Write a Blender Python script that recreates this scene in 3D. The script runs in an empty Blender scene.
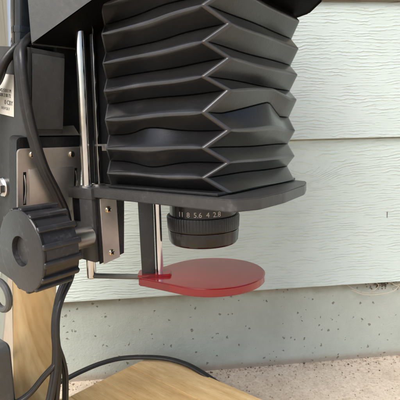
import bpy, bmesh, math, random
import numpy as np
from mathutils import Vector, Matrix
random.seed(7); rng = np.random.default_rng(7)
S = bpy.context.scene; C = S.collection
PI = math.pi; R = math.radians

# ------------------------------------------------------------------ camera
CAMZ = 0.297                                   # camera height above the patio
PITCH, ROLL = R(8.5), R(1.45)
cam = bpy.data.objects.new('camera', bpy.data.cameras.new('camera')); C.objects.link(cam)
f = Vector((0, math.cos(PITCH), -math.sin(PITCH))); r0 = Vector((1, 0, 0)); u0 = r0.cross(f)
r = math.cos(ROLL)*r0 - math.sin(ROLL)*u0; u = math.sin(ROLL)*r0 + math.cos(ROLL)*u0
cam.matrix_world = Matrix(((r.x, u.x, -f.x, 0), (r.y, u.y, -f.y, 0), (r.z, u.z, -f.z, CAMZ), (0, 0, 0, 1)))
cam.data.sensor_width = 36; cam.data.lens = 36
cam.data.clip_start = 0.01; cam.data.clip_end = 500
cam.data.dof.use_dof = True; cam.data.dof.focus_distance = 0.29; cam.data.dof.aperture_fstop = 40
S.camera = cam

# ------------------------------------------------------------------ light
SUN_EL, SUN_AZ = R(48), R(214)                 # azimuth clockwise from +Y; soft hazy sun high on the left
w = bpy.data.worlds.new('World'); S.world = w; w.use_nodes = True
nt = w.node_tree; nt.nodes.clear()
sky = nt.nodes.new('ShaderNodeTexSky'); sky.sky_type = 'NISHITA'; sky.sun_disc = False
sky.sun_elevation = SUN_EL; sky.sun_rotation = SUN_AZ
sky.air_density = 1.0; sky.dust_density = 3.2; sky.ozone_density = 1.0
bg = nt.nodes.new('ShaderNodeBackground'); bg.inputs[1].default_value = 0.12
wo = nt.nodes.new('ShaderNodeOutputWorld')
nt.links.new(sky.outputs[0], bg.inputs[0]); nt.links.new(bg.outputs[0], wo.inputs[0])
sl = bpy.data.lights.new('sun', 'SUN'); sl.energy = 1.75; sl.angle = R(36); sl.color = (1, .985, .965)
sun = bpy.data.objects.new('sun', sl); C.objects.link(sun)
d = Vector((math.sin(SUN_AZ)*math.cos(SUN_EL), math.cos(SUN_AZ)*math.cos(SUN_EL), math.sin(SUN_EL)))
sun.rotation_euler = d.to_track_quat('Z', 'Y').to_euler(); sun.location = (0, -1, 3)
S.view_settings.view_transform = 'Standard'; S.view_settings.look = 'None'
S.view_settings.exposure = 0.58; S.view_settings.gamma = 1; S.view_settings.use_curve_mapping = False

# ------------------------------------------------------------------ materials
class NT:
    def __init__(s, name):
        s.m = bpy.data.materials.new(name); s.m.use_nodes = True
        s.t = s.m.node_tree; s.b = s.t.nodes['Principled BSDF']
    def n(s, kind, **kw):
        x = s.t.nodes.new('ShaderNode'+kind)
        for k, v in kw.items():
            if k.startswith('i_'): x.inputs[k[2:].replace('_', ' ')].default_value = v
            else: setattr(x, k, v)
        return x
    def l(s, a, b): s.t.links.new(a, b)
    def coord(s, scale=(1, 1, 1), loc=(0, 0, 0)):
        tc = s.n('TexCoord'); mp = s.n('Mapping'); s.l(tc.outputs['Object'], mp.inputs[0])
        mp.inputs['Scale'].default_value = scale; mp.inputs['Location'].default_value = loc
        return mp.outputs[0]
    def noise(s, vec, scale, detail=3, rough=.55, dist=0):
        x = s.n('TexNoise'); x.inputs['Scale'].default_value = scale; x.inputs['Detail'].default_value = detail
        x.inputs['Roughness'].default_value = rough; x.inputs['Distortion'].default_value = dist
        s.l(vec, x.inputs['Vector']); return x.outputs[0]
    def ramp(s, fac, stops):
        x = s.n('ValToRGB'); e = x.color_ramp.elements
        while len(e) < len(stops): e.new(.5)
        for k, (p, c) in enumerate(stops):
            e[k].position = p; e[k].color = (*c, 1) if len(c) == 3 else c
        s.l(fac, x.inputs[0]); return x.outputs[0]
    def mix(s, fac, a, b, mode='MIX'):
        x = s.n('Mix', data_type='RGBA', blend_type=mode)
        for sock, v in ((x.inputs[0], fac), (x.inputs[6], a), (x.inputs[7], b)):
            if hasattr(v, 'links'): s.l(v, sock)
            else: sock.default_value = v if not isinstance(v, tuple) else (*v, 1)
        return x.outputs[2]
    def math(s, op, a, b=None, c=None):
        x = s.n('Math', operation=op)
        for k, v in enumerate((a, b, c)):
            if v is None: continue
            if hasattr(v, 'links'): s.l(v, x.inputs[k])
            else: x.inputs[k].default_value = v
        return x.outputs[0]
    def bump(s, h, dist, strength=1.0, prev=None):
        x = s.n('Bump'); x.inputs['Distance'].default_value = dist; x.inputs['Strength'].default_value = strength
        s.l(h, x.inputs['Height'])
        if prev is not None: s.l(prev, x.inputs['Normal'])
        s.l(x.outputs[0], s.b.inputs['Normal']); return x.outputs[0]
    def rough(s, v):
        if hasattr(v, 'links'): s.l(v, s.b.inputs['Roughness'])
        else: s.b.inputs['Roughness'].default_value = v
    def col(s, v):
        if hasattr(v, 'links'): s.l(v, s.b.inputs['Base Color'])
        else: s.b.inputs['Base Color'].default_value = (*v, 1)
    def metal(s, v=1.0): s.b.inputs['Metallic'].default_value = v

def painted(name, c, rough=.45, grain=.0002, gscale=900, dust=.12, spec=.5):
    t = NT(name); v = t.coord()
    n1 = t.noise(v, 35, 5, .65); n2 = t.noise(v, 260, 4, .6)
    k = t.math('MULTIPLY_ADD', n1, .5, t.math('MULTIPLY', n2, .5))
    a = t.ramp(k, [(.38, tuple(x*.85 for x in c)), (.56, c), (.72, tuple(min(1, x*(1+dust*3)+.012) for x in c))])
    t.col(a); t.rough(t.math('MULTIPLY_ADD', n1, .25, rough-.12))
    t.b.inputs['Specular IOR Level'].default_value = spec
    t.bump(t.noise(v, gscale, 2), grain, .8)
    return t.m

def metal(name, c, rough=.2, streak=(1, 1, 1), amt=.15, bumpd=0.00003):
    t = NT(name); v = t.coord(streak)
    n1 = t.noise(v, 60, 5, .65); t.metal(); 
    t.col(t.ramp(n1, [(.3, tuple(x*.8 for x in c)), (.7, c)]))
    t.rough(t.math('MULTIPLY_ADD', n1, amt, rough-amt*.5))
    t.bump(t.noise(t.coord(), 300, 3), bumpd, .5)
    return t.m

M = {}
M['black_paint'] = painted('black_paint', (.014, .014, .015), .32)
M['dark_grey'] = painted('dark_grey_paint', (.048, .048, .046), .36, .00012, 700)
M['mid_grey'] = painted('grey_hammer_paint', (.088, .088, .084), .36, .00012, 700)
M['plate_grey'] = painted('lens_board_paint', (.050, .049, .048), .34, .00015, 1100, .25)
M['knob_black'] = painted('knob_plastic', (.032, .031, .032), .30, .00010, 1200, .55)
M['blue_black'] = painted('blue_black_reflection', (.022, .030, .038), .25, .00005, 500, .2)
M['lens_black'] = painted('lens_black', (.016, .015, .014), .22, .00005, 900, .3)
M['matt_black'] = painted('matt_black', (.008, .008, .009), .65, spec=.25)
M['cord_rubber'] = painted('cord_rubber', (.018, .017, .017), .38, .0001, 700, .3)
M['column_metal'] = metal('column_polished_metal', (.82, .79, .74), .10, (1, 1, .04), .10)
M['chrome'] = metal('chrome', (.80, .78, .75), .16, bumpd=.000004)
M['satin_plate'] = metal('satin_steel', (.82, .77, .71), .48, (.06, 1, 1), .16)
M['screw_metal'] = metal('brass_screw', (.72, .62, .46), .25)
M['shaft_metal'] = metal('shaft_steel', (.55, .53, .51), .34, (1, .1, 1))

# leatherette
def leather(name, c, rgh):
    t = NT(name); v = t.coord(); n1 = t.noise(v, 45, 6, .7); n2 = t.noise(v, 500, 3, .6)
    t.col(t.ramp(n1, [(.35, tuple(x*.75 for x in c)), (.6, c), (.78, tuple(x*1.5+.008 for x in c))]))
    t.rough(t.math('MULTIPLY_ADD', n1, .42, rgh-.19))
    t.b.inputs['Specular IOR Level'].default_value = .15; t.b.inputs['Coat Weight'].default_value = 1.0; t.b.inputs['Coat Roughness'].default_value = .29; t.b.inputs['Coat IOR'].default_value = 1.52
    b1 = t.bump(t.noise(v, 26, 4, .6), .0016, .4); b2 = t.bump(t.noise(t.coord((1, 1, 4)), 75, 4, .65), .0007, .45, b1); t.bump(t.noise(v, 850, 3, .6), .00022, .75, b2)
    return t.m
M['leather'] = leather('bellows_leatherette', (.0055, .0055, .0060), .42)
M['leather_worn_highlight'] = leather('bellows_worn_highlight_crease', (.050, .050, .052), .42)

# red filter plastic
t = NT('red_filter_plastic'); t.col((.52, .006, .012)); t.rough(.16)
t.b.inputs['Transmission Weight'].default_value = .80; t.b.inputs['IOR'].default_value = 1.49
v = t.coord(); t.rough(t.ramp(t.noise(v, 90, 5, .7), [(.4, (.06,)*3), (.75, (.22,)*3)]))
t.b.inputs['Coat Weight'].default_value = .6; t.b.inputs['Coat Roughness'].default_value = .2; t.b.inputs['Coat IOR'].default_value = 1.6; M['red'] = t.m

t = NT('ink'); t.col((.12, .115, .11)); t.rough(.6); M['ink'] = t.m
t = NT('numeral_paint'); t.col((.48, .46, .43)); t.rough(.5); M['white'] = t.m
t = NT('label_card'); v = t.coord(); t.col(t.ramp(t.noise(v, 120, 4), [(.3, (.60, .58, .50)), (.7, (.74, .72, .65))])); t.rough(.45); M['label'] = t.m
t = NT('dry_straw'); t.col((.60, .52, .40)); t.rough(.8); M['straw'] = t.m
t = NT('grit_stone'); v = t.coord(); t.col(t.ramp(t.noise(v, 150, 2), [(.3, (.20, .14, .10)), (.5, (.42, .33, .25)), (.7, (.6, .52, .44))])); t.rough(.9); M['grit'] = t.m
t = NT('dark_grit'); t.col((.13, .095, .065)); t.rough(.9); M['dirt'] = t.m

# embossed painted siding: wavy raised wood grain, a cathedral knot on one board
def siding(name, knot=None, seed=0., seam=9.):
    t = NT(name); tc = t.n('TexCoord'); sp = t.n('SeparateXYZ'); t.l(tc.outputs['Object'], sp.inputs[0])
    x, z = sp.outputs[0], sp.outputs[2]
    cv = t.n('CombineXYZ'); t.l(x, cv.inputs[0]); t.l(z, cv.inputs[2]); cv.inputs[1].default_value = seed
    def sc(a, b, o=0):
        mp = t.n('Mapping'); t.l(cv.outputs[0], mp.inputs[0]); mp.inputs['Scale'].default_value = (a, 1, b)
        mp.inputs['Location'].default_value = (o, seed, o*1.7); return mp.outputs[0]
    w1 = t.noise(sc(11, 30), 1, 3, .55); w2 = t.noise(sc(60, 140, 3), 1, 4, .6)
    phi = t.math('MULTIPLY_ADD', w1, .015, z)
    phi = t.math('MULTIPLY_ADD', w2, .0058, phi)
    if knot:
        kx, kz = knot
        dx = t.math('DIVIDE', t.math('SUBTRACT', x, kx), .040); dz = t.math('DIVIDE', t.math('SUBTRACT', z, kz), .017)
        rr = t.math('ADD', t.math('MULTIPLY', dx, dx), t.math('MULTIPLY', dz, dz))
        g = t.math('POWER', 2.718, t.math('MULTIPLY', rr, -1))
        phi = t.math('MULTIPLY_ADD', g, .030, phi)
    s1 = t.math('SINE', t.math('MULTIPLY', phi, 2*PI/.0036))
    s1 = t.math('POWER', t.math('MULTIPLY_ADD', s1, .5, .5), 2.8)
    amp = t.ramp(t.noise(sc(42, 150, 9), 1, 4, .65), [(.40, (.02,)*3), (.60, (1,)*3)])
    h = t.math('MULTIPLY', s1, amp)
    fine = t.noise(sc(70, 520, 5), 1, 3, .6)
    h = t.math('MULTIPLY_ADD', fine, .35, h)
    dirt = t.ramp(t.noise(sc(9, 9, 4), 1, 6, .7), [(.35, (.555, .640, .598)), (.7, (.610, .690, .648))])
    dk = t.ramp(t.noise(sc(160, 300, 8), 1, 2), [(.70, (1, 1, 1)), (.80, (.86, .84, .80))])
    c = t.mix(1.0, dirt, dk, 'MULTIPLY')
    # lap shadow and dirt painted as a brown line along the seam
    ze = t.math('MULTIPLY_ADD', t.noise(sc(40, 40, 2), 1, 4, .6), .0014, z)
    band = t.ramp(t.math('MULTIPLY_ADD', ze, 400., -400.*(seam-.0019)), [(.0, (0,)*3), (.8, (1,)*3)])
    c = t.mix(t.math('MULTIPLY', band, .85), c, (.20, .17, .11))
    t.col(c); t.rough(.55)
    t.bump(h, .00056, .9); return t.m
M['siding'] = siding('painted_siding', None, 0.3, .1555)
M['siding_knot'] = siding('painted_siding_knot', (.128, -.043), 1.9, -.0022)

t = NT('painted_foundation'); v = t.coord()
base = t.ramp(t.noise(v, 14, 6, .7), [(.3, (.390, .425, .375)), (.5, (.440, .480, .425)), (.75, (.485, .525, .47))])
vo = t.n('TexVoronoi', feature='F1'); vo.inputs['Scale'].default_value = 215; vo.inputs['Randomness'].default_value = 1
wv = t.n('VectorMath', operation='MULTIPLY_ADD'); nz = t.n('TexNoise'); nz.inputs['Scale'].default_value = 260; t.l(v, nz.inputs['Vector'])
t.l(nz.outputs['Color'], wv.inputs[0]); wv.inputs[1].default_value = (.006,)*3; t.l(v, wv.inputs[2]); t.l(wv.outputs[0], vo.inputs['Vector'])
sc_ = t.n('SeparateColor'); t.l(vo.outputs['Color'], sc_.inputs[0])
pick = t.math('GREATER_THAN', t.math('MULTIPLY_ADD', t.noise(v, 16, 2), .5, sc_.outputs[0]), .74)
size = t.math('MULTIPLY_ADD', t.math('POWER', sc_.outputs[1], 3.2), .34, .075)
pit = t.math('MULTIPLY', pick, t.math('SUBTRACT', 1.0, t.math('SMOOTH_MIN', t.math('DIVIDE', vo.outputs['Distance'], size), 1.0, .2)))
pitm = t.ramp(pit, [(.08, (0,)*3), (.35, (1,)*3)])
fz = t.n('SeparateXYZ'); t.l(v, fz.inputs[0])
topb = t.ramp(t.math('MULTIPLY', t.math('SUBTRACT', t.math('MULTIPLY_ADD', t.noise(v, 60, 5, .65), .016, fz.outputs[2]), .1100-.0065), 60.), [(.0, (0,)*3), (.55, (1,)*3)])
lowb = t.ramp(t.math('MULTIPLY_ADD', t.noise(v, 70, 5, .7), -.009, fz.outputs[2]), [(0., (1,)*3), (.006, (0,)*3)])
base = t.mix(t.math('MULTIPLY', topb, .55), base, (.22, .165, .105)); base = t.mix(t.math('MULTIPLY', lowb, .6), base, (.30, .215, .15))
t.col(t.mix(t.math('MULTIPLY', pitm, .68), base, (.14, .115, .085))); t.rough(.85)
hh = t.math('SUBTRACT', t.math('ADD', t.math('MULTIPLY', t.noise(v, 120, 5, .65), .40), t.math('MULTIPLY', t.noise(v, 420, 4, .7), .35)), t.math('MULTIPLY', pitm, .9))
t.bump(hh, .0018, .9); M['foundation'] = t.m

t = NT('patio_concrete'); v = t.coord()
b1 = t.ramp(t.noise(v, 9, 6, .7), [(.3, (.55, .455, .345)), (.5, (.69, .585, .460)), (.75, (.77, .675, .55))])
vo = t.n('TexVoronoi', feature='F1'); vo.inputs['Scale'].default_value = 480; t.l(v, vo.inputs['Vector'])
sc_ = t.n('SeparateColor'); t.l(vo.outputs['Color'], sc_.inputs[0])
sp = t.ramp(sc_.outputs[0], [(.0, (.80, .76, .70)), (.35, (.96, .95, .93)), (.80, (1.04, 1.03, 1.02)), (1., (1.12, 1.11, 1.09))])
b2 = t.mix(.8, b1, sp, 'MULTIPLY'); b2 = t.mix(t.ramp(t.noise(v, 38, 6, .75), [(.52, (0,)*3), (.70, (.55,)*3)]), b2, (.40, .31, .225))
dk = t.ramp(t.noise(v, 240, 3, .6), [(.25, (.62, .55, .47)), (.33, (1, 1, 1))])
t.col(t.mix(.8, b2, dk, 'MULTIPLY')); t.rough(.9)
hh = t.math('ADD', t.math('MULTIPLY', t.noise(v, 520, 3, .6), .6), t.math('MULTIPLY', t.noise(v, 60, 3, .6), .5))
t.bump(hh, .0011, .8); M['patio'] = t.m

# honey coloured board: long grain along X, glued-up strips with their own tone
t = NT('honey_wood'); v = t.coord((1, 9, 9)); tc = t.n('TexCoord'); sp = t.n('SeparateXYZ'); t.l(tc.outputs['Object'], sp.inputs[0])
oi = t.n('ObjectInfo')
mp = t.n('VectorMath', operation='ADD'); t.l(v, mp.inputs[0]); cmb = t.n('CombineXYZ'); t.l(t.math('MULTIPLY', oi.outputs['Random'], 37.0), cmb.inputs[0]); t.l(t.math('MULTIPLY', oi.outputs['Random'], 11.0), cmb.inputs[1]); t.l(cmb.outputs[0], mp.inputs[1])
g1 = t.noise(mp.outputs[0], 7, 7, .62, .6); g2 = t.noise(mp.outputs[0], 26, 5, .7, .3)
g3 = t.noise(t.coord((3, 90, 90)), 14, 3, .6)
k = t.math('ADD', t.math('MULTIPLY_ADD', g1, .5, t.math('MULTIPLY', g2, .3)), t.math('MULTIPLY', g3, .2))
wc = t.ramp(k, [(.28, (.43, .245, .095)), (.42, (.64, .420, .185)), (.54, (.76, .54, .27)), (.68, (.85, .68, .42))])
tone = t.ramp(oi.outputs['Random'], [(0., (.84, .78, .70)), (.5, (1, 1, 1)), (1., (1.08, 1.08, 1.10))])
pore = t.ramp(t.noise(t.coord((14, 260, 260)), 7, 3, .6), [(.30, (.62, .54, .44)), (.42, (1, 1, 1))])
blot = t.ramp(t.noise(t.coord((1, 2, 2)), 22, 5, .65), [(.36, (.84, .79, .72)), (.56, (1, 1, 1))])
t.col(t.mix(.8, t.mix(.8, t.mix(1.0, wc, tone, 'MULTIPLY'), pore, 'MULTIPLY'), blot, 'MULTIPLY')); t.rough(t.math('MULTIPLY_ADD', g2, .3, .34))
t.bump(k, .0007, .7); M['wood'] = t.m

# ------------------------------------------------------------------ mesh helpers
def finish(name, bm, mats, parent=None, smooth=35, loc=None):
    me = bpy.data.meshes.new(name); bm.normal_update(); bm.to_mesh(me); bm.free()
    for m in (mats if isinstance(mats, (list, tuple)) else [mats]): me.materials.append(m)
    if smooth:
        for p in me.polygons: p.use_smooth = True
        me.set_sharp_from_angle(angle=R(smooth))
    o = bpy.data.objects.new(name, me); C.objects.link(o)
    if parent: o.parent = parent
    if loc: o.location = loc
    return o

def tag(o, label=None, cat=None, group=None, kind=None):
    for k, v in (('label', label), ('category', cat), ('group', group), ('kind', kind)):
        if v: o[k] = v
    return o

def box(bm, lo, hi, bev=0., seg=2, mi=0):
    t = bmesh.new(); bmesh.ops.create_cube(t, size=1)
    for v in t.verts:
        for k in range(3): v.co[k] = (lo[k]+hi[k])/2 + v.co[k]*(hi[k]-lo[k])
    if bev: bmesh.ops.bevel(t, geom=t.edges[:], offset=bev, segments=seg, profile=.6, affect='EDGES')
    merge(bm, t, mi)

def merge(bm, t, mi=0, mat=None):
    if mat is not None: bmesh.ops.transform(t, matrix=mat, verts=t.verts[:])
    mp = {v: bm.verts.new(v.co) for v in t.verts}
    for fc in t.faces:
        try:
            n = bm.faces.new([mp[v] for v in fc.verts]); n.material_index = mi or fc.material_index
        except ValueError: pass
    t.free()

def lathe(bm, prof, c, axis='Z', n=48, mi=0, rf=None):
    """prof: list of (radius, height) from first to last, capped where the radius is 0."""
    rings = []
    ax = {'Z': (Vector((1, 0, 0)), Vector((0, 1, 0)), Vector((0, 0, 1))),
          'Y': (Vector((0, 0, 1)), Vector((1, 0, 0)), Vector((0, 1, 0))),
          'X': (Vector((0, 1, 0)), Vector((0, 0, 1)), Vector((1, 0, 0)))}[axis] if isinstance(axis, str) else axis
    c = Vector(c)
    for (rad, h) in prof:
        if rad < 1e-7: rings.append([bm.verts.new(c + ax[2]*h)])
        else:
            rings.append([bm.verts.new(c + ax[2]*h + (ax[0]*math.cos(2*PI*k/n) + ax[1]*math.sin(2*PI*k/n))*rad*(rf(k/n, h) if rf else 1)) for k in range(n)])
    for A, B in zip(rings, rings[1:]):
        for k in range(n):
            k2 = (k+1) % n
            if len(A) == 1 and len(B) == 1: continue
            if len(A) == 1: q = [A[0], B[k], B[k2]]
            elif len(B) == 1: q = [A[k], A[k2], B[0]]
            else: q = [A[k], A[k2], B[k2], B[k]]
            fc = bm.faces.new(q); fc.material_index = mi

def fixn(bm): bmesh.ops.recalc_face_normals(bm, faces=bm.faces[:])

def prism(bm, pts, z0, z1, bev=0., mi=0, seg=2):
    t = bmesh.new(); a = [t.verts.new((p[0], p[1], z0)) for p in pts]; b = [t.verts.new((p[0], p[1], z1)) for p in pts]
    t.faces.new(a[::-1]); t.faces.new(b); n = len(pts)
    for k in range(n): t.faces.new((a[k], a[(k+1) % n], b[(k+1) % n], b[k]))
    fixn(t)
    if bev:
        es = [e for e in t.edges if abs(e.verts[0].co.z-e.verts[1].co.z) < 1e-9]
        bmesh.ops.bevel(t, geom=es, offset=bev, segments=seg, affect='EDGES')
    merge(bm, t, mi)

def rounded(pts, rads, n=6):
    out = []; N = len(pts)
    for k in range(N):
        p = Vector(pts[k]); a = (Vector(pts[k-1])-p); b = (Vector(pts[(k+1) % N])-p); rd = rads[k] if isinstance(rads, (list, tuple)) else rads
        if rd <= 0: out.append(tuple(p)); continue
        a.normalize(); b.normalize(); ang = a.angle(b); dd = min(rd/math.tan(ang/2), 1e9)
        p0 = p+a*dd; p1 = p+b*dd
        for j in range(n+1):
            s = j/n; q = (1-s)**2*p0 + 2*s*(1-s)*p + s*s*p1; out.append((q.x, q.y))
    return out

def catmull(pts, sub=10):
    P = [Vector(p) for p in pts]; P = [P[0]*2-P[1]] + P + [P[-1]*2-P[-2]]; out = []
    for i in range(1, len(P)-2):
        for j in range(sub):
            s = j/sub; a, b, c, e = P[i-1], P[i], P[i+1], P[i+2]
            out.append(.5*((2*b) + (c-a)*s + (2*a-5*b+4*c-e)*s*s + (3*b-a-3*c+e)*s**3))
    out.append(P[-2]); return out

def sweep(bm, pts, sec, up=(0, 0, 1), caps=True):
    """sec: list of (side, up) section points; the section keeps its side direction near 'up' x tangent."""
    rings = []; up = Vector(up); ref = None
    for i, p in enumerate(pts):
        tg = (pts[min(i+1, len(pts)-1)] - pts[max(i-1, 0)]).normalized()
        if ref is None:
            sd = tg.cross(up)
            if sd.length < 1e-4: sd = tg.cross(Vector((1, 0, 0)))
        else: sd = ref - tg*ref.dot(tg)
        sd.normalize(); ref = sd; nn = sd.cross(tg)
        rings.append([bm.verts.new(p + sd*a + nn*b) for a, b in sec])
    n = len(sec)
    for A, B in zip(rings, rings[1:]):
        for k in range(n): bm.faces.new((A[k], A[(k+1) % n], B[(k+1) % n], B[k]))
    if caps: bm.faces.new(rings[0][::-1]); bm.faces.new(rings[-1])

def circ(rad, n=10): return [(rad*math.cos(2*PI*k/n), rad*math.sin(2*PI*k/n)) for k in range(n)]
def twin(rad, n=9):                                   # figure-eight section of a two-strand flex
    o = []
    for k in range(n): a = -PI*.80 + 1.6*PI*k/(n-1); o.append((rad*.95+rad*math.cos(a), rad*math.sin(a)))
    for k in range(n): a = PI*.20 + 1.6*PI*k/(n-1); o.append((-rad*.95+rad*math.cos(a), rad*math.sin(a)))
    return o

def text_bm(s, size, extrude=.0001):
    cu = bpy.data.curves.new('text', 'FONT'); cu.body = s; cu.size = size; cu.align_x = 'CENTER'; cu.align_y = 'CENTER'; cu.extrude = extrude
    o = bpy.data.objects.new('text', cu); C.objects.link(o)
    dg = bpy.context.evaluated_depsgraph_get(); dg.update(); e = o.evaluated_get(dg); me = e.to_mesh()
    bm = bmesh.new(); bm.from_mesh(me); e.to_mesh_clear(); bpy.data.objects.remove(o); bpy.data.curves.remove(cu)
    return bm

# ------------------------------------------------------------------ setting: patio, house wall
bm = bmesh.new(); 
vs = [bm.verts.new(p) for p in ((-60, -80, 0), (60, -80, 0), (60, .75, 0), (-60, .75, 0))]; bm.faces.new(vs)
tag(finish('patio', bm, M['patio'], smooth=0), kind='structure')

WYAW = R(5.6)
wall = bpy.data.objects.new('house_wall', None); C.objects.link(wall); wall.location = (0, .47, 0); wall.rotation_euler = (0, 0, WYAW)
tag(wall, 'pale green painted house wall of lapped siding boards over a pitted grey foundation', 'wall')
X0, X1 = -3.0, 3.0
def siding_board(z0, z1, m, z_mid):
    t = bmesh.new()                                    # lapped profile: thick lower edge proud, upper edge tucked behind the next
    prof = [(0.0, z0), (-.0006, z0+.0008), (-.0004, z0+.002), (.0056, z1+.022), (.0095, z1+.022), (.0046, z0+.0005), (.0044, z0)]
    A = [t.verts.new((X0, y, z-z_mid)) for y, z in prof]; B = [t.verts.new((X1, y, z-z_mid)) for y, z in prof]
    n = len(prof)
    for k in range(n): t.faces.new((A[k], A[(k+1) % n], B[(k+1) % n], B[k]))
    t.faces.new(A[::-1]); t.faces.new(B); fixn(t)
    o = finish('siding_board', t, m, wall, 20); o.location = (0, 0, z_mid); return o
ZB = CAMZ-.187
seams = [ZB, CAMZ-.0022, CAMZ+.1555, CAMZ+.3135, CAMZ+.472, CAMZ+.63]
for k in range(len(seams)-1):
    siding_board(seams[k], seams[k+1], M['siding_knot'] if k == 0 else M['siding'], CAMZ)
low_board = wall.children[0]
bm = bmesh.new(); box(bm, (.2363, .0014, -.1025), (.2369, .0030, -.0950), .0001)
finish('paint_chip', bm, M['dirt'], low_board, 0)
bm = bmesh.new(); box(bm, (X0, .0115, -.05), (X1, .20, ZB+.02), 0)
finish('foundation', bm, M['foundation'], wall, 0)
bm = bmesh.new(); box(bm, (X0, .0165, ZB+.0205), (X1, .19, CAMZ+.63), 0); finish('sheathing', bm, M['matt_black'], wall, 0)

# grit swept against the foot of the foundation
bm = bmesh.new(); bmd = bmesh.new()
wm = Matrix.Translation((0, .47, 0)) @ Matrix.Rotation(WYAW, 4, 'Z')
for k in range(1500):
    x = rng.uniform(-.35, .75); y = .0115 - abs(rng.normal(0, .010 if k % 3 else .05)); s = rng.uniform(.0004, .0015)*(1.2 if rng.random() < .1 else .8)
    t = bmesh.new(); bmesh.ops.create_icosphere(t, subdivisions=1, radius=s)
    for v in t.verts: v.co *= rng.uniform(.7, 1.2)
    merge(bm if rng.random() < .9 else bmd, t, 0, wm @ Matrix.Translation((x, y, s*.4)))
tag(finish('grit', bm, M['grit'], smooth=0), kind='stuff')
tag(finish('dirt_crumbs', bmd, M['dirt'], smooth=0), kind='stuff')

# small stones showing in the worn patio surface
bm = bmesh.new(); tmpl = bmesh.new(); bmesh.ops.create_icosphere(tmpl, subdivisions=1, radius=1.); tv = [v.co.copy() for v in tmpl.verts]; tf = [[v.index for v in fc.verts] for fc in tmpl.faces]; tmpl.free()
for k in range(5200):
    x = rng.uniform(-.30, .55); y = rng.uniform(-.30, .008); s = .0004+.0009*rng.random()**3; sq = rng.uniform(.5, .9)
    c = wm @ Vector((x, y, 0)); vv = [bm.verts.new((c.x+p.x*s*rng.uniform(.8, 1.2), c.y+p.y*s*rng.uniform(.8, 1.2), p.z*s*sq)) for p in tv]
    for q in tf: bm.faces.new([vv[i] for i in q])
tag(finish('patio_stones', bm, M['grit'], smooth=0), kind='stuff')

# wisp of dead grass and web caught under the siding
bm = bmesh.new()
def wisp(pts, rad): sweep(bm, [wm @ p for p in catmull([Vector(p) for p in pts], 8)], circ(rad, 5))
zs = ZB
wisp([(.195, .006, zs-.010), (.212, .004, zs-.0165), (.232, .002, zs-.0165), (.252, .003, zs-.013), (.262, .006, zs-.004), (.268, .010, zs+.002)], .00042)
wisp([(.188, .008, zs-.002), (.200, .006, zs-.010), (.215, .005, zs-.0145), (.238, .005, zs-.015)], .00030)
wisp([(.240, .009, zs+.001), (.250, .004, zs-.004), (.258, .003, zs-.009), (.259, .006, zs-.014)], .00035)
wisp([(.252, .008, zs-.010), (.262, .004, zs-.004), (.272, .006, zs+.001)], .0004)
wisp([(.225, .009, zs), (.232, .006, zs-.006), (.226, .006, zs-.012), (.222, .009, zs-.015)], .0004)
tag(finish('dry_grass', bm, M['straw']), 'thin wisp of dry grass caught under the lowest siding board', 'dry grass', kind='stuff')
bm = bmesh.new()
for k in range(60):
    x = .236+rng.normal(0, .010); z = zs-.003-abs(rng.normal(0, .004)); s = rng.uniform(.0004, .0012)
    t = bmesh.new(); bmesh.ops.create_icosphere(t, subdivisions=1, radius=s)
    merge(bm, t, 0, wm @ Matrix.Translation((x, .0105, z)))
tag(finish('debris', bm, M['dirt'], smooth=0), kind='stuff')

# ------------------------------------------------------------------ the enlarger
YAW = R(-38.5); OZ = CAMZ-.033                          # frame: origin at the near corner of the lens plate, +X away from the column, +Y to the far right
enl = bpy.data.objects.new('photo_enlarger', None); C.objects.link(enl)
enl.location = (.0181, .2175, 0); enl.rotation_euler = (0, 0, YAW)
tag(enl, 'black photographic enlarger with pleated bellows and red swing filter on a wooden board', 'enlarger')
EM = Matrix.Translation((.0181, .2175, OZ)) @ Matrix.Rotation(YAW, 4, 'Z')
UP = (0, 0, OZ)
def part(name, bm, m, parent=None, smooth=35):
    if parent is None: return finish(name, bm, m, enl, smooth, UP)
    return finish(name, bm, m, parent, smooth)
TH = math.atan(.175); LN = Vector((math.cos(TH), 0, -math.sin(TH))); LT = Vector((math.sin(TH), 0, math.cos(TH)))
LM = Matrix(((LN.x, 0, LT.x, -.163), (0, 1, 0, 0), (LN.z, 0, LT.z, 0), (0, 0, 0, 1)))   # frame of the inclined column: x forward, y across, z along
def lean(bm): bmesh.ops.transform(bm, matrix=LM, verts=bm.verts[:]); return bm
ZT = -.2317                                             # top of the baseboard

# baseboard: glued strips running away from the camera, rounded far corner
edges = [.1490, .110, .072, .034, -.018, -.075, -.130, -.19, -.25]
def xe(y): return -.2335+(y-.03)*.113 if y > .03 else -.262
def strip(y1, y0, first):
    if first: pts = rounded([(xe(y1)+.001, y1), (xe(y0), y0), (.33, y0), (.33, y1)], [.026, 0, 0, 0], 12)
    else: pts = [(xe(y1), y1), (xe(y0+.001), y0), (.33, y0), (.33, y1)]
    bm = bmesh.new(); prism(bm, pts, -OZ+.001, ZT, .0007); fixn(bm); return bm
bb = part('baseboard', strip(edges[0], edges[1]+.00005, True), M['wood'])
for y1, y0 in zip(edges[1:], edges[2:]):
    part('wood_strip', strip(y1-.00005, y0+.00005, False), M['wood'], bb)

# inclined column
bm = bmesh.new(); box(bm, (-.048, -.0305, -.2225), (-.022, .0105, .30), .0005); column = part('column', lean(bm), M['column_metal'])
bm = bmesh.new(); t = bmesh.new()
prism(t, rounded([(-.23, -.2305), (-.1705, -.2305), (-.1695, -.1150), (-.23, -.1150)], [0, 0, .008, 0]), .050, .068, .002)
merge(bm, t, 0, Matrix(((1, 0, 0, 0), (0, 0, -1, 0), (0, 1, 0, 0), (0, 0, 0, 1)))); fixn(bm)
part('column_clamp', bm, M['mid_grey'])

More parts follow.
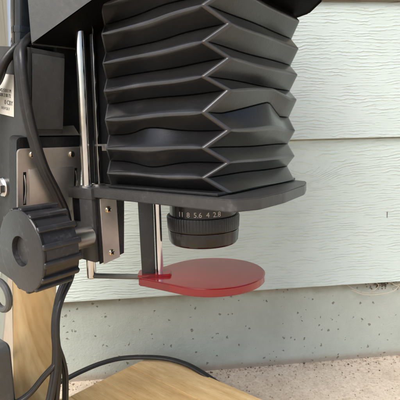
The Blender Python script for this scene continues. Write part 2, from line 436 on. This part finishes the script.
bm = bmesh.new(); box(bm, (-.0215, -.0280, .1020), (-.014, .0100, .30), .0012); box(bm, (-.0215, -.0285, .1100), (-.0132, .0102, .1145), .0008)
part('dark_reflection_box', lean(bm), M['blue_black'])  # added box, stands for the dark reflection on the upper column

# carriage riding on the column
bm = bmesh.new()
box(bm, (-.060, -.0315, -.082), (0.0028, -.0285, .100), .0010)
box(bm, (-.060, -.0290, .0395), (0.0015, -.0018, .100), .0016)
box(bm, (-.060, -.0290, -.080), (-.012, -.0180, .0395), .0010)
carriage = part('carriage', lean(bm), M['dark_grey'])
bm = bmesh.new(); box(bm, (.0016, -.0282, .0450), (.0030, -.0030, .0965), .0006); part('front_cover', lean(bm), M['mid_grey'], carriage)
bm = bmesh.new(); box(bm, (-.055, -.0018, .030), (-.010, .030, .105), .001); part('carriage_core', lean(bm), M['matt_black'], carriage)
# maker's label with print
bm = bmesh.new(); box(bm, (-.060, -.0319, .0512), (-.0152, -.0316, .0808), .0001); lab = part('maker_label', lean(bm), M['label'], carriage)
bm = bmesh.new()
for s, x, z, sz in (('NO 5 011 M', -.0275, .0690, .0034), ('SER 2 00 72', -.0275, .0655, .0034), ('0 CBY', -.0225, .0605, .0046), ('115 V 33 7', -.0275, .0560, .0028)):
    t = text_bm(s, sz); merge(bm, t, 0, Matrix(((1, 0, 0, x), (0, 0, -1, -.03200), (0, 1, 0, z), (0, 0, 0, 1))))
part('label_print', lean(bm), M['ink'], carriage, 0)
# hexagonal nut and washer on the side
bm = bmesh.new(); lathe(bm, [(0, 0), (.0078, 0), (.0078, -.0018), (.0070, -.0024), (0, -.0024)], (-.0315, -.0316, -.005), 'Y', 28); fixn(bm)
part('washer', lean(bm), M['chrome'], carriage)
bm = bmesh.new(); lathe(bm, [(.0058, -.0022), (.0058, -.0060), (.0046, -.0070), (0, -.0070)], (-.0305, -.0316, -.005), 'Y', 6); fixn(bm)
part('hex_nut', lean(bm), M['chrome'], carriage, 20)

def screw(bm_c, nrm_axis, rad=.0027):
    pass
def add_screw(parent, c, leanit, rad=.0027):
    bm = bmesh.new()                                   # domed cross-head facing +X
    lathe(bm, [(rad, 0), (rad, .0005), (rad*.85, .0011), (rad*.5, .0015), (rad*.30, .0015), (0, .0006)], c, 'X', 24)
    for a in (.5, .5+PI/2):
        t = bmesh.new(); box(t, (-.0001, -rad*.62, -rad*.12), (.0015, rad*.62, rad*.12))
        merge(bm, t, 1, Matrix.Translation((c[0]+.0002, c[1], c[2])) @ Matrix.Rotation(a, 4, 'X'))
    if leanit: lean(bm)
    return part('screw', bm, [M['screw_metal'], M['matt_black']], parent)

# satin steel slide plate in front of the carriage
bm = bmesh.new(); t = bmesh.new()
outline = rounded([(-.0400, -.030), (.0135, -.030), (.0135, .0315), (-.0400, .0315)], [.001, .001, .001, .0035])
prism(t, outline, .0035, .0050, .0004)
merge(bm, t, 0, Matrix(((0, 0, 1, 0), (1, 0, 0, 0), (0, 1, 0, 0), (0, 0, 0, 1)))); fixn(bm)
slide = part('slide_plate', lean(bm), M['satin_plate'])
bm = bmesh.new()                                        # folded body behind it, its dark upper edge showing
t = bmesh.new(); prism(t, rounded([(-.0395, -.030), (.0125, -.030), (.0125, .0392), (-.0395, .0392)], [0, 0, .001, .004]), -.008, .0033, .0004)
merge(bm, t, 0, Matrix(((0, 0, 1, 0), (1, 0, 0, 0), (0, 1, 0, 0), (0, 0, 0, 1)))); fixn(bm)
part('slide_body', lean(bm), M['black_paint'], slide)
bm = bmesh.new()
prof = [(.0052, -.0345), (.0052, .0075)]
bm.free()
for (y, z0, z1) in ((-.0347, -.010, .0146), (.0080, -.004, .0146)):
    bm = bmesh.new(); box(bm, (.0040, y-.0011, z0), (.00515, y+.0011, z1), 0); part('slot', lean(bm), M['matt_black'], slide)
for (y, z0, z1) in ((-.0345, -.009, .0125), (.0082, -.003, .0125)):
    bm = bmesh.new(); pts = catmull([(.0050, y-.0004, z0), (.0056, y+.0006, (z0+z1)/2), (.0050, y-.0004, z1)], 8); sweep(bm, pts, circ(.0006, 8), (0, 1, 0))
    part('spring', lean(bm), M['chrome'], slide)
bm = bmesh.new(); box(bm, (.0050, -.0315, -.020), (.0057, .0050, .0165), .0003); part('wear_pad', lean(bm), M['satin_plate'], slide)
add_screw(slide, (.0050, -.0287, .0270), True); add_screw(slide, (.0050, .0037, .0258), True)
bm = bmesh.new()                                        # bent tan-bright flange over the slide
vs = [bm.verts.new(p) for p in ((.0030, -.030, .0405), (.0030, .012, .0405), (-.0055, .012, .0470), (-.0055, -.030, .0440))]; bm.faces.new(vs)
bmesh.ops.solidify(bm, geom=bm.faces[:], thickness=.0008); part('flange', lean(bm), M['satin_plate'], slide)

# lens plate
bm = bmesh.new()
out = rounded([(-.1500, 0), (-.0010, 0), (.0078, .016), (.0090, .045), (.0045, .085), (-.0045, .1085), (-.020, .1130), (-.125, .1130), (-.1500, .100)],
              [.001, .008, .012, .03, .02, .008, .01, .01, .01])
prism(bm, out, -.0073, 0, .0006); fixn(bm)
lens_plate = part('lens_plate', bm, M['plate_grey'])
bm = bmesh.new()                                        # black frame that clamps the bellows to the plate
box(bm, (-.1130, .0050, .0003), (-.0140, .1090, .0022), .0006); part('bellows_frame', bm, M['black_paint'], lens_plate)

# focusing block below the plate's left end
bm = bmesh.new()
box(bm, (-.1530, -.0024, -.0088), (-.1236, .0230, -.0004), .0007)
box(bm, (-.1398, -.0020, -.0570), (-.1242, .0205, -.0085), .0008)
box(bm, (-.1530, .0120, -.0560), (-.1395, .0205, -.0085), .0005)
box(bm, (-.1530, -.0020, -.0570), (-.1395, .0205, -.0275), .0005)
block = part('focus_block', bm, M['plate_grey'])
bm = bmesh.new(); box(bm, (-.1528, .0010, -.0274), (-.1396, .0118, -.0089)); part('slot_insert', bm, M['matt_black'], block)
bm = bmesh.new()
t = bmesh.new(); prism(t, [(.0010, -.0585), (.0250, -.0555), (.0285, -.0080), (.0010, -.0080)], -.1238, -.1226, .0002)
merge(bm, t, 0, Matrix(((0, 0, 1, 0), (1, 0, 0, 0), (0, 1, 0, 0), (0, 0, 0, 1)))); fixn(bm)
part('backing_plate', bm, M['black_paint'], block)
bm = bmesh.new(); t = bmesh.new(); prism(t, [(.0036, -.0590), (.0195, -.0572), (.0190, -.0085), (.0036, -.0085)], -.1224, -.1212, .0002)
merge(bm, t, 0, Matrix(((0, 0, 1, 0), (1, 0, 0, 0), (0, 1, 0, 0), (0, 0, 0, 1)))); fixn(bm)
sp_ = part('screw_plate', bm, M['satin_plate'], block)
add_screw(block, (-.1212, .0105, -.0175), False, .0026); add_screw(block, (-.1212, .0112, -.0515), False, .0026)

# guide rods
SH = .028
def rod(name, x, y, rad, z0, z1, m):
    bm = bmesh.new(); lathe(bm, [(0, z0), (rad*.8, z0), (rad, z0+.0008), (rad, z1), (0, z1)], (0, 0, 0), 'Z', 28)
    for v in bm.verts: v.co.x += x + SH*v.co.z; v.co.y += y
    fixn(bm); return part(name, bm, m)
rod('guide_rod', -.1366, .0040, .0037, -.0735, .125, M['chrome'])
rod('guide_rod', -.1366, .0140, .0022, -.004, .125, M['black_paint'])
bm = bmesh.new()
lathe(bm, [(.0037, -.0005), (.0058, -.0005), (.0058, .0010), (.0037, .0012)], (-.1366, .0040, 0), 'Z', 24)
lathe(bm, [(.0022, -.0005), (.0052, -.0005), (.0052, .0014), (.0022, .0016)], (-.1330, .0120, 0), 'Z', 24)
fixn(bm); part('rod_collar', bm, M['shaft_metal'])
bm = bmesh.new(); box(bm, (-.1290, .0085, -.004), (-.1275, .0100, .125), .0003)
for v in bm.verts: v.co.x += SH*v.co.z
part('rack_strip', bm, M['chrome'])
bm = bmesh.new(); box(bm, (-.1300, .0080, .0305), (-.1140, .0095, .0320), .0003); box(bm, (-.1210, .0078, .0270), (-.1150, .0093, .0308), .0003); part('bellows_clip', bm, M['shaft_metal'])

bm = bmesh.new(); box(bm, (-.158, .0190, .0003), (-.1100, .0215, .118), .0005)
for v in bm.verts: v.co.x += SH*v.co.z
part('rear_plate', bm, M['matt_black'])

# focusing knob: smooth dished face, ribbed body, steel shaft
KX, KZ = -.1270, -.0352
bm = bmesh.new()
lathe(bm, [(0, -.0545), (.0096, -.0545), (.0100, -.0542), (.01005, -.0574), (.0101, -.0577), (.0104, -.0579), (.0108, -.0578), (.0258, -.0578), (.0268, -.0575), (.0273, -.0568), (.0270, -.0555), (.0262, -.0545), (.0258, -.0312), (.0240, -.0300), (0, -.0300)], (KX, 0, KZ), 'Y', 80)
fixn(bm); knob = part('focus_knob', bm, M['knob_black'], None, 30)
rb = bmesh.new(); box(rb, (-.0021, -.0573, .0240), (.0021, -.0298, .0287), .0016, 4)
rib_me = None
NR = 15
for k in range(NR):
    if rib_me is None:
        o = finish('rib', rb, M['knob_black'], knob, 40); rib_me = o.data
    else:
        o = bpy.data.objects.new('rib', rib_me); C.objects.link(o); o.parent = knob
    o.location = (KX, 0, KZ); o.rotation_euler = (0, 2*PI*k/NR+.1, 0)
bm = bmesh.new(); lathe(bm, [(0, -.0310), (.0084, -.0310), (.0084, -.0035), (.0074, -.0020), (0, -.0020)], (KX-.002, 0, KZ-.001), 'Y', 40); fixn(bm)
part('knob_shaft', bm, M['shaft_metal'], knob)

# small ring lever at the far left under the knob
bm = bmesh.new(); pts = [Vector((-.1670+.0125*math.cos(a), -.055, -.0750+.0105*math.sin(a))) for a in [PI+2*PI*k/40 for k in range(41)]]
sweep(bm, pts, circ(.0024, 10), (0, 1, 0), False)
part('ring_lever', bm, M['mid_grey'])

# bellows
PZ = [.0111, .0285, .0487, .0684, .0870, .1061, .1250, .1440]; QZ = [.0016, .0193, .0384, .0610, .0787, .0971, .1160, .1350]
lev = sorted([(z, 'P', i) for i, z in enumerate(PZ)] + [(z, 'Q', i) for i, z in enumerate(QZ)])
lev = [l for l in lev if l[0] < .150]
RECT = {'P': (-.1118, -.0213, .0020, .1110), 'Q': (-.1228, -.0120, .0138, .1045)}
NSEG = 22; RC = .0034
def gauss(v, c, s): return math.exp(-((v-c)/s)**2)
def ring(z, kind, idx):
    """one pleat outline: (position, side, blend to the corner) round the four sides, corners rounded"""
    xa, xb, ya, yb = RECT[kind]; loop = []
    sides = [((xa, ya), (xb, ya), 'L'), ((xb, ya), (xb, yb), 'R'), ((xb, yb), (xa, yb), 'B'), ((xa, yb), (xa, ya), 'W')]
    for (p, q, sd) in sides:
        ln = math.hypot(q[0]-p[0], q[1]-p[1]); sc = RC/ln; row = []
        for k in range(NSEG+1):
            s = sc+(1-2*sc)*k/NSEG; x = p[0]+(q[0]-p[0])*s; y = p[1]+(q[1]-p[1])*s; zz = z; env = math.sin(PI*s)
            if sd == 'L':
                y += env*.0006*math.sin(3.1*idx+9*s) + env*.0004*math.sin(17*s+idx*2.3); zz += env*.0006*math.sin(7*s+idx*1.7)
                g = gauss(x, -.073, .019)
                if kind == 'Q' and idx == 2: zz += .0035*g; y -= .0040*g
                if kind == 'Q' and idx == 1: zz -= .0030*g; y -= .0030*g
                if kind == 'P' and idx == 1: y += .0020*g
            if sd == 'R':
                x += env*.0005*math.sin(2.3*idx+8*s); zz += env*.0005*math.sin(6*s+idx*2.1)
                g = max(0, 1-abs(y-.068)/(.050 if y < .068 else .026))
                if kind == 'Q' and idx == 3: zz += .0052*g; x += .001*g
                if kind == 'P' and idx == 2: zz += .0085*g; x += .0050*g
                if kind == 'Q' and idx == 2: zz += .0010*g; x -= .0012*gauss(y, .095, .012)
            row.append((Vector((x+SH*z, y, zz)), sd, min(1, min(s, 1-s)/.10)))
        loop.append((Vector((p[0]+SH*z, p[1], z)), row))
    out = []
    for m in range(4):
        cpos, row = loop[m]; prev = loop[m-1][1][-1][0]; nxt = row[0][0]
        for tt in (.25, .5, .75): out.append(((1-tt)**2*prev+2*tt*(1-tt)*cpos+tt*tt*nxt, 'C', 0.))
        out += row
    return out
rings = [ring(*l) for l in lev]; n = len(rings[0])
def radius(i, k):
    sd, bl = rings[i][k][1:]; rdg = (lev[i][1] == 'P') == (sd in 'LB')
    if sd == 'C': return .0010
    a = (.0046 if sd == 'L' else .0025) if rdg else .0009
    return .0010+(a-.0010)*bl
rows = [([p for p, _, _ in rings[0]], False)]
for i in range(1, len(rings)-1):
    for tt in (0, .17, .33, .5, .67, .83, 1):
        rw = []
        for k in range(n):
            p, a, b = rings[i][k][0], rings[i-1][k][0], rings[i+1][k][0]; h = radius(i, k)
            A = p+(a-p)*min(.42, h/(a-p).length); B = p+(b-p)*min(.42, h/(b-p).length)
            v = (1-tt)**2*A+2*tt*(1-tt)*p+tt*tt*B; sd, bl = rings[i][k][1:]
            if (lev[i][1] == 'P') != (sd in 'LB') and sd in 'LR':          # the glued inner fold pinches into a tight seam
                dp = .0011*bl*max(0, 1-abs(2*tt-1)*1.5)
                if sd == 'L': v.y += dp
                else: v.x -= dp
            rw.append(v)
        rows.append((rw, (i, tt)))
rows.append(([p for p, _, _ in rings[-1]], False))
bm = bmesh.new(); VV = [[bm.verts.new(p) for p in rw] for rw, _ in rows]
for a in range(len(rows)-1):
    inside = rows[a][1] and rows[a+1][1] and rows[a][1][0] == rows[a+1][1][0]
    for k in range(n):
        k2 = (k+1) % n; fc = bm.faces.new((VV[a][k], VV[a][k2], VV[a+1][k2], VV[a+1][k]))
        sd, sd2 = rings[0][k][1], rings[0][k2][1]
        if sd == 'C' or sd2 == 'C': fc.material_index = 1
        elif inside and sd == 'L' and lev[rows[a][1][0]][1] == 'P' and .3 < rows[a][1][1] < .6: fc.material_index = 1  # left ridges: wear, paler also to paint in their highlight
        elif inside and sd == 'R' and lev[rows[a][1][0]][1] == 'Q' and .1 < rows[a][1][1] < .8: fc.material_index = 1
fixn(bm)
part('bellows', bm, [M['leather'], M['leather_worn_highlight']], None, 60)

# head above the bellows
lo = [(-.150, -.0257, .1015), (-.1040, -.0082, .1238), (.012, -.006, .1420), (.020, .060, .1225), (.012, .092, .1225), (-.006, .112, .1225), (-.030, .120, .1225), (-.125, .120, .1170), (-.150, .070, .1075)]
bm = bmesh.new(); A = [bm.verts.new(p) for p in lo]; B = [bm.verts.new((p[0], p[1], .27)) for p in lo]
for k in range(len(lo)): bm.faces.new((A[k], A[(k+1) % len(lo)], B[(k+1) % len(lo)], B[k]))
bm.faces.new(B); fixn(bm); bmesh.ops.bevel(bm, geom=[e for e in bm.edges if not e.is_boundary], offset=.0015, segments=2, affect='EDGES')
head = part('lamp_head', bm, M['mid_grey'])
bm = bmesh.new(); c = bm.verts.new((-.105, .045, .1270)); A = [bm.verts.new((p[0]*.985, p[1]*.97+.0012, p[2]+.0008)) for p in lo]
for k in range(len(lo)): bm.faces.new((A[k], A[(k+1) % len(lo)], c))
bmesh.ops.solidify(bm, geom=bm.faces[:], thickness=-.001); part('head_underside', bm, M['matt_black'], head)

# lens below the plate
LX, LY = -.0615, .0515
bm = bmesh.new()
lathe(bm, [(.0225, -.0068), (.0250, -.0070), (.0250, -.0215)], (LX, LY, 0), 'Z', 96)
lathe(bm, [(.0250, -.0215), (.0252, -.0330), (.0256, -.0338), (.0250, -.0410), (.0240, -.0420), (.0205, -.0420), (.0195, -.0390), (.012, -.0360), (0, -.0350)], (LX, LY, 0), 'Z', 96)
fixn(bm); lens = part('lens', bm, M['lens_black'], None, 30)
bm = bmesh.new()
lathe(bm, [(.0252, -.0213), (.0268, -.0215), (.0270, -.0225), (.0270, -.0308), (.0266, -.0316), (.0252, -.0318)], (LX, LY, 0), 'Z', 240, 0,
      lambda s, h: 1 + (.014 if (int(s*240) % 3 == 0) and -.0306 < h < -.0224 else 0)); fixn(bm)
part('aperture_ring', bm, M['black_paint'], lens, 25)
bm = bmesh.new()
lathe(bm, [(.0252, -.0318), (.0263, -.0322), (.0263, -.0345), (.0256, -.0410), (.0248, -.0424), (.0236, -.0426), (.0236, -.0400)], (LX, LY, 0), 'Z', 144, 0,
      lambda s, h: 1 + (.012 if (int(s*144) % 12 < 6) and -.0412 < h < -.0321 else 0)); fixn(bm)
part('front_ring', bm, M['lens_black'], lens, 25)
bm = bmesh.new(); base = math.atan2(-.1815-LY, .1212-LX)
for s, px in (('11', -21), ('8', -14), ('5.6', -5), ('4', 4.5), ('2.8', 13)):
    t = text_bm(s, .0050, .00012); th0 = base + math.asin(px/34.)
    for v in t.verts:
        a = th0 + v.co.x/.0252; rr = .02515 + v.co.z; y = v.co.y
        v.co = Vector((LX+rr*math.cos(a), LY+rr*math.sin(a), -.0184+y))
    merge(bm, t)
part('aperture_numerals', bm, M['white'], lens, 0)

# red swing filter on its post
FZ = -.0666; dv = Vector((-.040, -.0395)); dv.normalize(); pv = Vector((-dv.y, dv.x)); FC = Vector((-.0565, .0545)); FR = .0402
a0 = math.acos((FR-.0085)/.062)*.93
pts = []
ang0 = math.atan2(dv.y, dv.x)
for k in range(61): a = ang0 + a0*.93 + (2*PI-2*a0*.93)*k/60; pts.append((FC.x+FR*math.cos(a), FC.y+FR*math.sin(a)))
tip = FC+dv*.0555
pts += [tuple(tip - pv*.0082 - dv*.0035), tuple(tip - pv*.0060), tuple(tip + pv*.0060), tuple(tip + pv*.0082 - dv*.0035)]
bm = bmesh.new(); prism(bm, pts, FZ-.0062, FZ, .0008, 0, 3); fixn(bm)
TILT = Matrix.Translation((FC.x, FC.y, FZ)) @ Matrix.Rotation(R(2.0), 4, Vector((dv.x, dv.y, 0))) @ Matrix.Translation((-FC.x, -FC.y, -FZ))
bmesh.ops.transform(bm, matrix=TILT, verts=bm.verts[:])
filt = part('red_filter', bm, M['red'], None, 30)
bm = bmesh.new(); pp = FC+dv*.0480
t = bmesh.new(); box(t, (-.0048, -.0036, FZ+.0003), (.0048, .0036, -.0070), .0008)
for v in t.verts:
    s = 1+.12*(v.co.z-FZ)/.06; v.co.x *= s
merge(bm, t, 0, Matrix.Translation((pp.x, pp.y, 0)) @ Matrix.Rotation(R(38.5), 4, 'Z')); part('filter_post', bm, M['black_paint'])
q = pp + Vector((.0085*.78, .0085*.62))
bm = bmesh.new(); lathe(bm, [(0, FZ+.0003), (.0026, FZ+.0003), (.0026, -.0070), (0, -.0070)], (q.x, q.y, 0), 'Z', 20); fixn(bm); part('filter_pin', bm, M['chrome'])
bm = bmesh.new(); prism(bm, rounded([(-.008, -.0075), (.017, -.0055), (.017, .0055), (-.008, .0075)], .003), FZ+.0002, FZ+.0022, .0005)
bmesh.ops.transform(bm, matrix=Matrix.Translation((pp.x, pp.y, 0)) @ Matrix.Rotation(R(38.5), 4, 'Z'), verts=bm.verts[:]); fixn(bm); part('filter_boss', bm, M['red'], filt)
bm = bmesh.new(); sweep(bm, [Vector((-.1375, .0040, -.0715)), Vector((pp.x, pp.y, FZ-.0015))], circ(.0021, 12)); part('filter_link', bm, M['mid_grey'])

# ------------------------------------------------------------------ cords
def cord(name, pts, sec, label, up, group='black cords of the enlarger'):
    bm = bmesh.new(); sweep(bm, [EM @ p for p in catmull(pts, 12)], sec, EM.to_3x3() @ Vector(up)); fixn(bm)
    return tag(finish(name, bm, M['cord_rubber'], None, 60), label, 'cord', group)
cord('power_cord', [(-.162, -.008, .1150), (-.1600, -.0170, .1105), (-.1555, -.0260, .1040), (-.1475, -.0345, .0955), (-.1432, -.0374, .0860), (-.1432, -.0370, .0694), (-.1440, -.0340, .0462), (-.1450, -.0270, .0185), (-.1475, -.0165, -.0030), (-.1490, -.0095, -.0200), (-.1490, -.0065, -.0450), (-.1490, -.0060, -.0620)],
     twin(.0027), 'flat black twin cord hanging down from the head across the steel slide plate', (0, -1, 0))
cord('power_cord', [(-.164, -.008, .1120), (-.1620, -.0180, .1075), (-.1600, -.0300, .1000), (-.1640, -.0375, .0900), (-.1740, -.0390, .0780), (-.195, -.040, .064), (-.215, -.040, .03), (-.235, -.038, -.05)],
     twin(.0027), 'flat black twin cord looping away left past the maker label', (0, -1, 0))
cord('power_cord', [(-.300, -.070, -.2530), (-.285, -.030, -.2450), (-.2680, .0100, -.2320), (-.2595, .0444, -.2287), (-.2575, .0660, -.2283), (-.2525, .0890, -.2280), (-.2415, .1105, -.2278), (-.2213, .1275, -.2272), (-.1968, .1423, -.2275), (-.1699, .1482, -.2280), (-.1440, .1490, -.2310), (-.1180, .1530, -.240), (-.09, .17, -.2555)],
     twin(.0019), 'thin black cord arching over the far rounded corner of the wooden board', (0, 0, 1))
cord('power_cord', [(-.1520, -.0030, -.0580), (-.1505, -.0080, -.0720), (-.1490, -.0175, -.0840), (-.1475, -.0240, -.0960), (-.1465, -.0265, -.1110), (-.1468, -.0270, -.125), (-.1472, -.0290, -.1400), (-.1480, -.0335, -.1580), (-.1490, -.038, -.1750), (-.151, -.046, -.2290)],
     twin(.0021), 'thick black cord dropping straight in front of the bright column', (0, -1, 0))
cord('power_cord', [(-.1490, -.0020, -.0560), (-.1490, -.0045, -.0655), (-.1490, -.0130, -.0728), (-.1490, -.0195, -.0830), (-.1490, -.0228, -.0940), (-.1490, -.0245, -.1092), (-.1495, -.0240, -.1220), (-.1500, -.0208, -.1350), (-.1500, -.0192, -.1480), (-.1500, -.0200, -.1620), (-.152, -.0210, -.1850), (-.156, -.022, -.2297)],
     twin(.0017), 'thin black cord at the right side of the hanging bundle, nearest the board corner', (0, 0, 1))
cord('power_cord', [(-.1800, -.0700, -.1700), (-.1720, -.0550, -.1660), (-.1640, -.0430, -.1590), (-.1560, -.0340, -.1460), (-.1500, -.0290, -.1380), (-.1480, -.0250, -.1340)],
     twin(.0018), 'short black cord running from the grey clamp to the hanging cords across the column', (0, 0, 1))
cord('power_cord', [(-.1540, -.0030, -.0580), (-.1525, -.0110, -.0740), (-.1515, -.0200, -.0920), (-.1500, -.0245, -.1100), (-.1482, -.0255, -.1300), (-.1475, -.0275, -.1450), (-.1485, -.0300, -.1620), (-.1495, -.0320, -.1800), (-.152, -.034, -.2300)],
     twin(.0022), 'black cord hanging down between the straight cord and the looped thin cord', (0, -1, 0))
